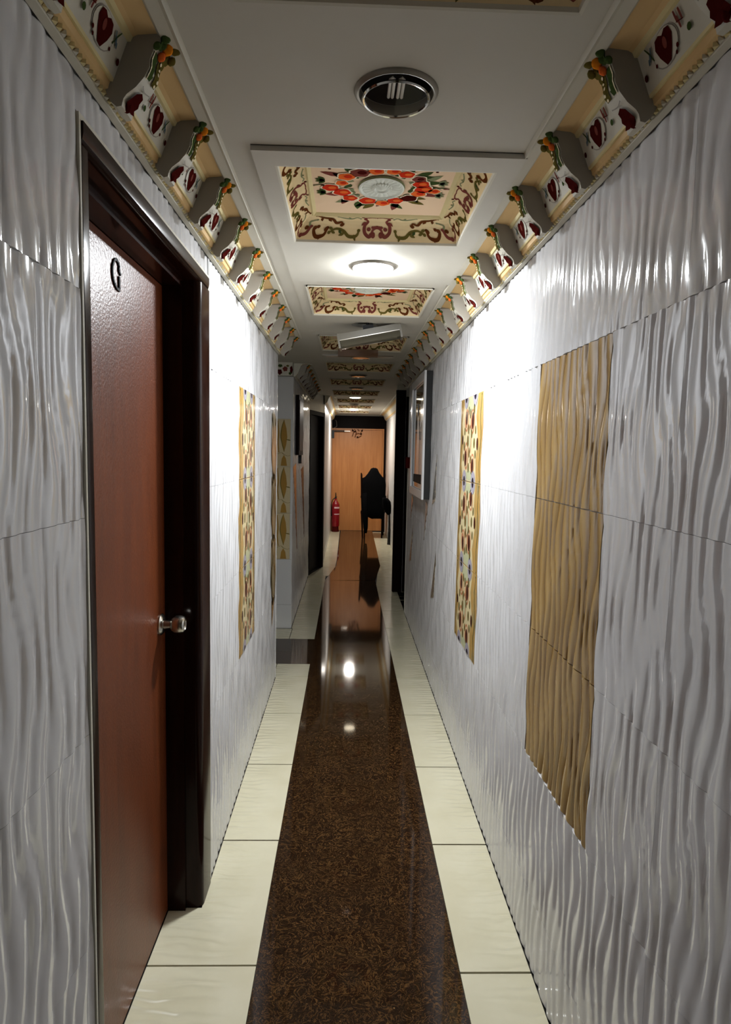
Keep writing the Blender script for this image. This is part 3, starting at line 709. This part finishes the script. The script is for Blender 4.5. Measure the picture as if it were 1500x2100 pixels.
# ================================================================== CORNICES
BR = .292; BW = .052
PROF = [(0, ZB, 'white'), (.014, ZB+.001, 'white'), (.015, ZB+.010, 'cream'), (.026, ZB+.014, 'cream'), (.029, ZB+.026, 'cream2'), (.034, ZB+.025, 'cream2'), (.036, ZB+.030, 'white'),
        (.060, ZB+.092, 'cream2'), (.066, ZB+.092, 'cream2'), (.070, ZB+.100, 'cream'), (.078, ZB+.104, 'cream'), (.112, ZB+.107, 'white'), (.118, ZB+.101, 'white'), (.140, ZB+.101, 'white'), (.147, ZB+.097, 'white'), (.151, ZC, None)]
def cornice(name, label, X, s, y0, y1, first, n0, n1, detail=True, cap=False):
    root = empty(name, (X, 0, 0)); tag(root, label, 'cornice', kind='structure')
    b = MB(); ys_ = [y0, y1]
    for k in range(len(PROF)-1):
        (d0, z0, mt), (d1, z1, _) = PROF[k], PROF[k+1]
        b.face([(-s*d0, y0, z0), (-s*d0, y1, z0), (-s*d1, y1, z1), (-s*d1, y0, z1)], mt)
    for y in (y0, y1): b.prism([(q[0], q[1]) for q in PROF] + [(0, ZC)], lambda q: (-s*q[0], y, q[1]), lambda q: (-s*q[0], y+.001, q[1]), 'white')
    b.obj('moulding', root)
    if not detail: return root
    # leafy fringe along the bottom
    b = MB(); y = y0+.01; k = 0
    while y < min(y1, 5.6):
        h = .010+.003*((k*7) % 3); x = -s*.0155
        b.v += [(x, y, ZB+.004), (x, y+.013, ZB+.004), (x-s*.006, y+.008+.002*(k % 2), ZB+.006+h), (x-s*.007, y+.006, ZB+.005)]
        i = len(b.v)-4; b.f += [(i, i+3, i+2), (i+3, i+1, i+2), (i, i+1, i+3)]; b.m += [b.mi('cream2' if k % 3 else 'white')]*3
        y += .0145; k += 1
    if b.v: tag(b.obj('leaf_fringe', root), kind='stuff')
    # one bracket
    side_poly = [(.03, ZB-.008), (.040, ZB-.016), (.049, ZB-.014), (.052, ZB-.002), (.058, ZB+.006), (.074, ZB+.018), (.088, ZB+.034), (.098, ZB+.052), (.099, ZB+.066), (.106, ZB+.082), (.117, ZB+.094), (.119, ZC+.0), (.060, ZC), (.055, ZB+.08), (.032, ZB+.028), (.020, ZB+.01)]
    br = MB(); br.prism(side_poly, lambda q: (-s*q[0], 0, q[1]), lambda q: (-s*q[0], BW, q[1]), 'white', 'grey'); bme = br.mesh('bracket', 50)  # side faces take grey: their shade put into the colour of white plaster
    # painted front: path from top to bottom
    path = [(.119, ZC-.004), (.117, ZB+.094), (.106, ZB+.082), (.099, ZB+.066), (.098, ZB+.052), (.088, ZB+.034), (.074, ZB+.018), (.058, ZB+.006), (.052, ZB-.002), (.049, ZB-.014)]
    L_ = [0]
    for k in range(1, len(path)): L_.append(L_[-1]+math.hypot(path[k][0]-path[k-1][0], path[k][1]-path[k-1][1]))
    def surf(u, v, e):   # u along Y (0..BW), v arc length from the top
        v = max(-.02, v)
        if v < 0: return (-s*(.119-v+.0), u, ZC-.004-e)
        v = min(v, L_[-1]-1e-5)
        k = max(i for i in range(len(L_)) if L_[i] <= v+1e-9); k = min(k, len(path)-2); t = (v-L_[k])/(L_[k+1]-L_[k])
        dx, dz = path[k+1][0]-path[k][0], path[k+1][1]-path[k][1]; l = math.hypot(dx, dz)
        d = path[k][0]+dx*t + (-dz/l)*e; z = path[k][1]+dz*t + (dx/l)*e
        return (-s*d, u, z)
    e0 = .0012
    p = Paint(surf, e0); wv = BW
    for (u0_, u1_, mt) in ((.004, .023, 'green'), (.029, .049, 'olive')):
        vs = [.028, .04, .052, .064, .076]
        for k in range(len(vs)-1): p.poly([(u0_, vs[k]), (u1_, vs[k]), (u1_-.002*k, vs[k+1]), (u0_, vs[k+1])], mt, 2)
    for k in range(5): p.ell(.036+.003*(k % 2), .033+.010*k, .0034, .0030, 'pale', 4, n=8)
    p.stroke([(.002, .028), (.002, .05), (.003, .078)], .003, 'pale', 3)
    for (u, v, r_) in ((.008, .012, 1), (.016, .004, 1), (.041, .006, 1), (.047, .018, 1), (.043, .030, 1)):
        p.ell(u, v, .008, .010, 'green' if u < .03 else 'olive', 3, n=10)
    # maroon leaf at the foot
    p.poly([(.012, .106), (.022, .098), (.036, .102), (.040, .112), (.048, .118), (.044, .128), (.050, .136), (.034, .140), (.018, .139), (.008, .130), (.012, .118)], 'maroon', 3)
    p.stroke([(.010, .090), (.024, .094), (.042, .090)], .0025, 'grey', 3)
    pme = p.mesh('painted_leaves')
    fb = MB()   # raised orange flower and leaf tips at the bracket's top
    for (d, y, z, r_, mt) in ((.122, .028, ZC-.012, .012, 'orange2'), (.112, .024, ZB+.082, .009, 'orange'), (.126, .004, ZC-.006, .011, 'green'), (.134, .040, ZC-.004, .012, 'olive'), (.118, .012, ZC-.014, .009, 'green'), (.122, .054, ZB+.092, .009, 'olive'), (.112, -.002, ZB+.086, .008, 'green'), (.049, .024, ZB-.006, .011, 'maroon'), (.050, .040, ZB-.001, .008, 'maroon')):
        fb.lathe([(0.0005, r_*.75), (r_*.5, r_*.6), (r_*.9, r_*.25), (r_, 0), (r_*.7, -r_*.4), (0.0005, -r_*.5)], (-s*d, y, z), (-s*.7, 0, -.7), mt, 9)
    fme = fb.mesh('flower', 60)
    # one frieze motif
    tx, tz = .024/.0665, .062/.0665
    def fs(u, v, e): return (-s*(.036+tx*v*.0665 + tz*e), u, ZB+.030+tz*v*.0665 - tx*e)
    q = Paint(fs, .0009); c = .0
    hw_ = .021
    q.ell(c, .52, .041, .44, 'grey', 1, n=20); q.ell(c, .52, .038, .41, 'white', 2, n=20)
    q.poly([(c, .80), (c+.010, .88), (c+.022, .84), (c+.027, .66), (c+.019, .40), (c+.005, .12), (c-.008, .14), (c-.019, .38), (c-.027, .64), (c-.022, .84), (c-.010, .88)], 'maroon', 3)
    q.ell(c-.004, .6, .006, .14, 'maroon2', 4)
    for (u, v, r_) in ((-.032, .28, .004), (-.026, .16, .0035), (.034, .34, .0035)): q.ell(c+u, v, r_, r_*15, 'maroon', 3, n=7)
    for (u, v, r_, mt) in ((-.070, .35, .006, 'green'), (.072, .35, .006, 'maroon')): q.ell(u, v, r_, r_*15, mt, 3, n=9)
    for k in range(3): q.stroke([(.038+.006*k, .85-.10*k), (.044+.004*k, .62-.05*k)], .005, 'blue', 3)
    q.stroke([(.036, .5), (.045, .75), (.055, .95)], .004, 'green', 3)
    for (x, y_) in ((-.048, .80), (-.056, .92), (-.043, .96)): q.stroke([(x, y_), (x-.004, y_-.3)], .005, 'maroon2', 3)
    q.stroke([(-.062, .62), (-.044, .7)], .006, 'maroon', 3)
    qme = q.mesh('painted_heart')
    for k in range(n0, n1):
        y = first+BR*k
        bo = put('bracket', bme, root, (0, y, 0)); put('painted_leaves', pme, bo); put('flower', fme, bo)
        put('painted_heart', qme, root, (0, y+BW+(BR-BW)/2+.036, 0))
    return root
cornice('trim_1', 'painted plaster cornice with bracket and heart motifs along the right wall', XR, 1, YB+.01, RE+.15, 1.197, -4, 17)
cornice('trim_2', 'painted plaster cornice with bracket and heart motifs above the brown door on the left', XL, -1, YB+.01, WL, 1.205, -4, 11)
cornice('trim_3', 'painted bracketed cornice on the left wall past the side passage', XL, -1, W2, 7.8, W2+.02, 0, 8)
cornice('trim_4', 'plain far end of the cornice high on the left before the wood panel', -.306, -1, 8.35, YE, 0, 0, 0, detail=False)
cornice('trim_5', 'plain far end of the cornice high on the right before the wood panel', .73, 1, RJ+.1, YE, 0, 0, 0, detail=False)
# small painted end face of the cornice at the passage corner
b = MB(); b.box(-.62, XL-.004, W2-.05, W2-.001, ZB+.002, ZC, 'white')
t = tag(b.obj('trim_6'), 'painted white cornice block above the golden leaf panel', 'cornice', kind='structure')
p = Paint(lambda u, v, e: (u, W2-.05-e, v), .0008)
for (x, z, rx, rz, mt) in ((-.47, ZB+.05, .012, .03, 'maroon'), (-.52, ZB+.055, .02, .02, 'maroon2'), (-.56, ZB+.08, .018, .012, 'green'), (-.565, ZB+.03, .02, .022, 'maroon'), (-.50, ZB+.08, .012, .008, 'olive'), (-.48, ZB+.02, .012, .012, 'green')):
    p.ell(x, z, rx, rz, mt, 1, wob=.15)
p.obj('painted_leaves', t)

# ================================================================== END OF THE CORRIDOR
b = MB(); b.box(-.45, .85, YE+.04, YE+.14, 0, 2.36, 'white'); tag(b.obj('wall_end'), 'wall closing the far end of the corridor behind the wood panel', 'wall', kind='structure')
de = empty('door_4', (.2, YE, 0)); tag(de, 'light orange brown veneered door panel closing the far end of the corridor', 'door', kind='structure')
b = MB(); b.box(-.49, .46, 0, .035, .004, 1.93, 'end_wood'); b.obj('door_leaf', de)
b = MB(); b.box(-.503, -.492, -.012, .035, 0, 1.96, 'end_wood'); b.box(.463, .49, -.02, .035, 0, 1.96, 'end_wood'); b.box(-.492, .463, -.012, .035, 1.935, 1.96, 'end_wood'); b.obj('door_frame', de)
b = MB(); b.box(.492, .528, -.03, .035, 0, 2.0, 'dark'); b.obj('side_post', de)
b = MB(); b.box(-.503, .528, -.01, .035, 1.962, 2.2, 'bgloss'); b.obj('transom', de)
dc = empty('door_closer', (-.27, YE-.05, 1.905)); tag(dc, 'slim dark door closer arm across the top left of the wood panel', 'door closer')
b = MB(); b.box(0, .22, -.012, .012, -.012, .012, 'black'); b.obj('body', dc)
b = MB(); b.box(.20, .31, -.02, -.004, -.010, .008, 'steel'); b.obj('arm', dc)
ws = empty('wall_sensor', (-.29, YE-.35, 1.86)); tag(ws, 'small black box with a looped wire high on the left beside the wood panel', 'sensor')
b = MB(); b.box(-.014, .035, -.05, .05, -.10, .05, 'black'); b.obj('housing', ws)
b = MB(); b.tube([(.01, 0, .05), (.03, 0, .09), (.08, 0, .12), (.075, 0, .20), (.06, 0, .235)], .004, 'wplastic', 6); b.obj('wire', ws, 60)
# dry twig ornament hanging from the top of the panel
to = empty('hanging_ornament', (.18, YE-.035, 1.95)); tag(to, 'dry twig ornament hanging at the top of the wood panel', 'ornament')
b = MB()
for pts in ([(-.10, 0, 0), (-.07, 0, -.05), (-.10, 0, -.14)], [(-.06, 0, 0), (-.02, 0, -.06), (-.05, 0, -.16)], [(.10, 0, 0), (.06, 0, -.07), (.07, 0, -.13), (-.01, 0, -.17)], [(-.04, 0, -.10), (.02, 0, -.08), (.08, 0, -.10)], [(.0, 0, 0), (.03, 0, -.04)]):
    b.tube(pts, .006, 'brown', 5)
b.obj('twig', to)
for (x, z) in ((-.09, -.03), (-.05, -.05), (.085, -.03), (.07, -.09), (.0, -.15)):
    b = MB(); b.lathe([(.001, .014), (.014, .006), (.016, -.006), (.001, -.012)], (x, -.004, z), (0, -1, 0), 'dark', 7); b.obj('pod', to)
# fire extinguisher
fe = empty('fire_extinguisher', (-.212, 12.22, 0)); tag(fe, 'red fire extinguisher standing at the foot of the wood panel on the left', 'extinguisher')
b = MB(); b.lathe([(0, .10), (.066, .10), (.074, .12), (.076, .46), (.070, .52), (.050, .56), (.024, .59), (.022, .63), (0, .63)], (0, 0, 0), (0, 0, 1), 'extred', 28); b.obj('cylinder', fe, 40)
b = MB(); b.lathe([(0, 0), (.072, 0), (.074, .012), (.064, .03), (.060, .10), (0, .10)], (0, 0, 0), (0, 0, 1), 'maroon', 24); b.obj('stand', fe, 40)
b = MB(); b.box(-.016, .016, -.02, .02, .63, .665, 'black'); b.tube([(0, 0, .655), (.0, -.03, .70), (-.0, -.05, .745)], [.012, .010, .006], 'black', 8); b.tube([(0, .02, .66), (.02, -.05, .665)], .007, 'black', 8); b.obj('handle', fe, 40)
b = MB(); b.tube([(-.015, 0, .64), (-.055, -.02, .61), (-.084, -.03, .52), (-.084, -.03, .38), (-.078, -.03, .30)], [.009, .009, .009, .009, .013], 'black', 8); b.obj('hose', fe, 60)
n = 10
for (z0, z1) in ((.445, .475), (.33, .345)):
    b = MB()
    for k in range(n):
        a, c = -1.9+1.5*k/n, -1.9+1.5*(k+1)/n; r_ = .0775
        b.face([(r_*cos(a), r_*sin(a), z0), (r_*cos(c), r_*sin(c), z0), (r_*cos(c), r_*sin(c), z1), (r_*cos(a), r_*sin(a), z1)], 'label')
    b.obj('label_band', fe)

# ------------------------------------------------------------------ chair with a jacket over its back
ch = empty('wooden_chair', (.475, 11.55, 0), (0, 0, math.radians(-6))); tag(ch, 'dark wooden armchair near the wood panel at the end with a black coat over it', 'chair')
def leg(x, y, z1, lean=0): b = MB(); b.prism([(-.018, -.018), (.018, -.018), (.018, .018), (-.018, .018)], lambda q: (x+q[0]*.7, y+q[1]*.7, 0), lambda q: (x+q[0]+lean, y+q[1], z1), 'dark'); return b.obj('leg', ch)
leg(-.17, -.18, .45, -.02); leg(.17, -.18, .45, .01); leg(-.17, .24, .45); leg(.17, .24, .45)
b = MB(); b.box(-.21, .21, -.20, .27, .43, .48, 'dark'); b.obj('seat', ch)
b = MB()
for sx in (-1, 1): b.tube([(sx*.18, -.185, .45), (sx*.195, -.195, .8), (sx*.205, -.21, 1.12), (sx*.21, -.215, 1.15)], [.018, .018, .016, .008], 'dark', 8)
b.obj('back_post', ch, 50)
b = MB(); b.prism([(-.19, .72), (.19, .72), (.19, 1.06), (.13, 1.09), (.09, 1.17), (.03, 1.205), (-.03, 1.205), (-.08, 1.17), (-.12, 1.09), (-.19, 1.06)], lambda q: (q[0], -.20, q[1]), lambda q: (q[0], -.175, q[1]), 'dark'); b.obj('backrest', ch)
for sx in (-1, 1):
    b = MB(); b.tube([(sx*.20, -.19, .72), (sx*.215, 0, .73), (sx*.205, .20, .70), (sx*.20, .22, .47)], .018, 'dark', 8); b.obj('armrest', ch, 50)
# black coat, draped
def blob(name, parent, rings, mt='cloth', n=20, sub=1):
    """rings: (z, cx, cy, rx, ry)"""
    b = MB()
    for (z, cx, cy, rx, ry) in rings:
        for k in range(n):
            a = 2*PI*k/n; r_ = 1+.05*sin(5*a+z*9); b.v.append((cx+rx*r_*cos(a), cy+ry*r_*sin(a), z+.012*sin(3*a)))
    for j in range(len(rings)-1):
        for k in range(n): k2 = (k+1) % n; b.f.append((j*n+k, j*n+k2, (j+1)*n+k2, (j+1)*n+k)); b.m.append(b.mi(mt))
    b.f.append(tuple(range(n))[::-1]); b.f.append(tuple((len(rings)-1)*n+k for k in range(n))); b.m += [b.mi(mt)]*2
    return b.obj(name, parent, 180)
co = empty('black_coat', (.49, 11.52, 0), (0, 0, math.radians(-6))); tag(co, 'black coat hanging over the back of the wooden chair at the end', 'coat')
blob('coat_body', co, [(.36, .07, -.23, .10, .03), (.40, .04, -.235, .15, .045), (.55, .0, -.235, .195, .05), (.75, 0, -.235, .205, .055), (.95, 0, -.23, .205, .055), (1.05, 0, -.225, .20, .05), (1.09, .0, -.22, .15, .045), (1.15, 0, -.215, .10, .04), (1.22, 0, -.21, .06, .03), (1.235, 0, -.21, .02, .015)])
blob('sleeve', co, [(.10, -.125, -.25, .022, .018), (.2, -.13, -.25, .04, .025), (.45, -.135, -.25, .05, .03), (.8, -.14, -.25, .055, .035)])
bag = empty('black_bag', (.735, 10.9, 0)); bag.location = (.66, 10.55, 0); tag(bag, 'black bag on a dark pole leaning beside the far right wall near the chair', 'bag')
blob('bag_body', bag, [(.50, .035, 0, .02, .03), (.54, .02, 0, .045, .05), (.62, .0, 0, .07, .06), (.70, -.01, 0, .07, .06), (.75, -.03, 0, .05, .05), (.77, -.05, 0, .02, .03)], n=16)
b = MB(); b.tube([(.04, 0, .0), (.045, 0, .02), (.045, 0, .3), (.04, 0, .55)], [.03, .03, .018, .016], 'black', 10); b.obj('pole', bag, 50)

# ================================================================== THINGS ON THE WALLS AND CEILING
pf = empty('framed_picture', (XR, 4.80, 1.625)); tag(pf, 'tall glazed picture in a thick white frame hanging on the right wall', 'picture')
H, Wd, dp, bw = .435, .43, .055, .055
b = MB()
for (y0, y1, z0, z1) in ((-Wd, -Wd+bw, -H, H), (Wd-bw, Wd, -H, H), (-Wd+bw, Wd-bw, -H, -H+bw), (-Wd+bw, Wd-bw, H-bw, H)): b.box(-dp, -dp+.014, y0, y1, z0, z1, 'pwhite')
b.obj('frame', pf)
b = MB()
for (y0, y1, z0, z1) in ((-Wd+.002, -Wd+.02, -H+.002, H-.002), (Wd-.02, Wd-.002, -H+.002, H-.002), (-Wd+.02, Wd-.02, -H+.002, -H+.02), (-Wd+.02, Wd-.02, H-.02, H-.002)): b.box(-dp+.014, -.001, y0, y1, z0, z1, 'black')
b.obj('frame_side', pf)['label'] = 'black side of the frame'
b = MB(); b.box(-dp+.016, -dp+.024, -Wd+bw*.6, Wd-bw*.6, -H+bw*.6, H-bw*.6, 'pglass'); pc = b.obj('picture_panel', pf)
p = Paint(lambda u, v, e: (-dp+.016-e, u, v), .0008)
p.poly([(-.08, -.34), (.16, -.34), (.12, -.1), (.10, .12), (.04, .2), (-.03, .12), (-.06, -.1)], 'pfig', 1)
p.poly([(-.30, .0), (-.20, .12), (-.12, .05), (-.10, .25), (-.22, .3), (-.33, .2)], 'pcloud', 1); p.ell(.04, .2, .04, .05, 'dark', 2); p.poly([(-.30, -.34), (.30, -.34), (.28, -.28), (-.28, -.27)], 'dark', 2)
p.obj('printed_figure', pc)
al = empty('alarm_box', (XR, 5.86, 1.42)); tag(al, 'small dark red alarm box on the right wall beside the white framed picture', 'alarm box')
b = MB(); b.box(-.035, -.001, -.045, .045, -.05, .05, 'maroon'); b.obj('housing', al)
b = MB(); b.tube([(-.006, .0, .05), (-.006, .0, ZB-1.425)], .004, 'pwhite', 8); b.obj('conduit', al, 60)
hb = empty('hanging_board', (XL, 5.92, 1.72)); tag(hb, 'dark framed narrow board hanging on the left wall past the golden leaf panel', 'board')
b = MB(); b.box(.001, .03, -.26, .27, -.25, .27, 'dark'); b.obj('frame', hb)
b = MB(); b.box(.03, .034, -.22, .23, -.21, .23, 'bgloss'); b.obj('panel', hb)
b = MB(); b.box(.001, .022, .16, .23, -.33, -.252, 'black'); b.obj('tag_plate', hb)

# tilted clear light box hanging from the ceiling
lb = empty('light_box', (.10, 3.70, ZC-.004), (0, math.radians(-11), math.radians(-3))); tag(lb, 'clear plastic emergency light box hanging tilted from the ceiling', 'light')
zo = -.036
b = MB(); b.box(-.175, .175, -.05, .05, zo-.030, zo+.004, 'wplastic'); b.box(-.170, .170, -.052, .052, zo-.034, zo-.030, 'steel'); b.obj('housing', lb)
b = MB()
sec = [(-.048, -.034), (-.052, -.048), (-.040, -.066), (-.015, -.072), (.015, -.072), (.040, -.066), (.052, -.048), (.048, -.034)]
b.prism(sec, lambda q: (-.168, q[0], zo+q[1]), lambda q: (.168, q[0], zo+q[1]), 'plastic'); b.obj('diffuser', lb, 40)
b = MB(); b.box(-.180, -.169, -.054, .054, zo-.074, zo+.006, 'wplastic'); b.obj('end_cap', lb); b = MB(); b.box(.169, .180, -.054, .054, zo-.074, zo+.006, 'wplastic'); b.obj('end_cap', lb)
b = MB(); b.tube([(-.15, 0, zo-.050), (.15, 0, zo-.050)], .008, 'tube', 10); b.obj('lamp_tube', lb, 50)
b = MB(); b.box(-.03, .03, -.02, .02, zo+.004, -.004, 'black'); b.tube([(0, 0, -.006), (0, 0, .012)], .008, 'black', 8); b.obj('hook', lb)
bx = empty('ceiling_box', (.06, 4.62, ZC-.004)); tag(bx, 'flat brown box fixed to the ceiling just past the tilted light box', 'box')
b = MB(); b.box(-.14, .14, -.03, .03, -.045, 0, 'boxwood'); b.obj('body', bx)
for q in (-.25, .141): b = MB(); b.box(q, q+.109, -.02, .02, -.046, -.036, 'wplastic'); b.obj('rail', bx)
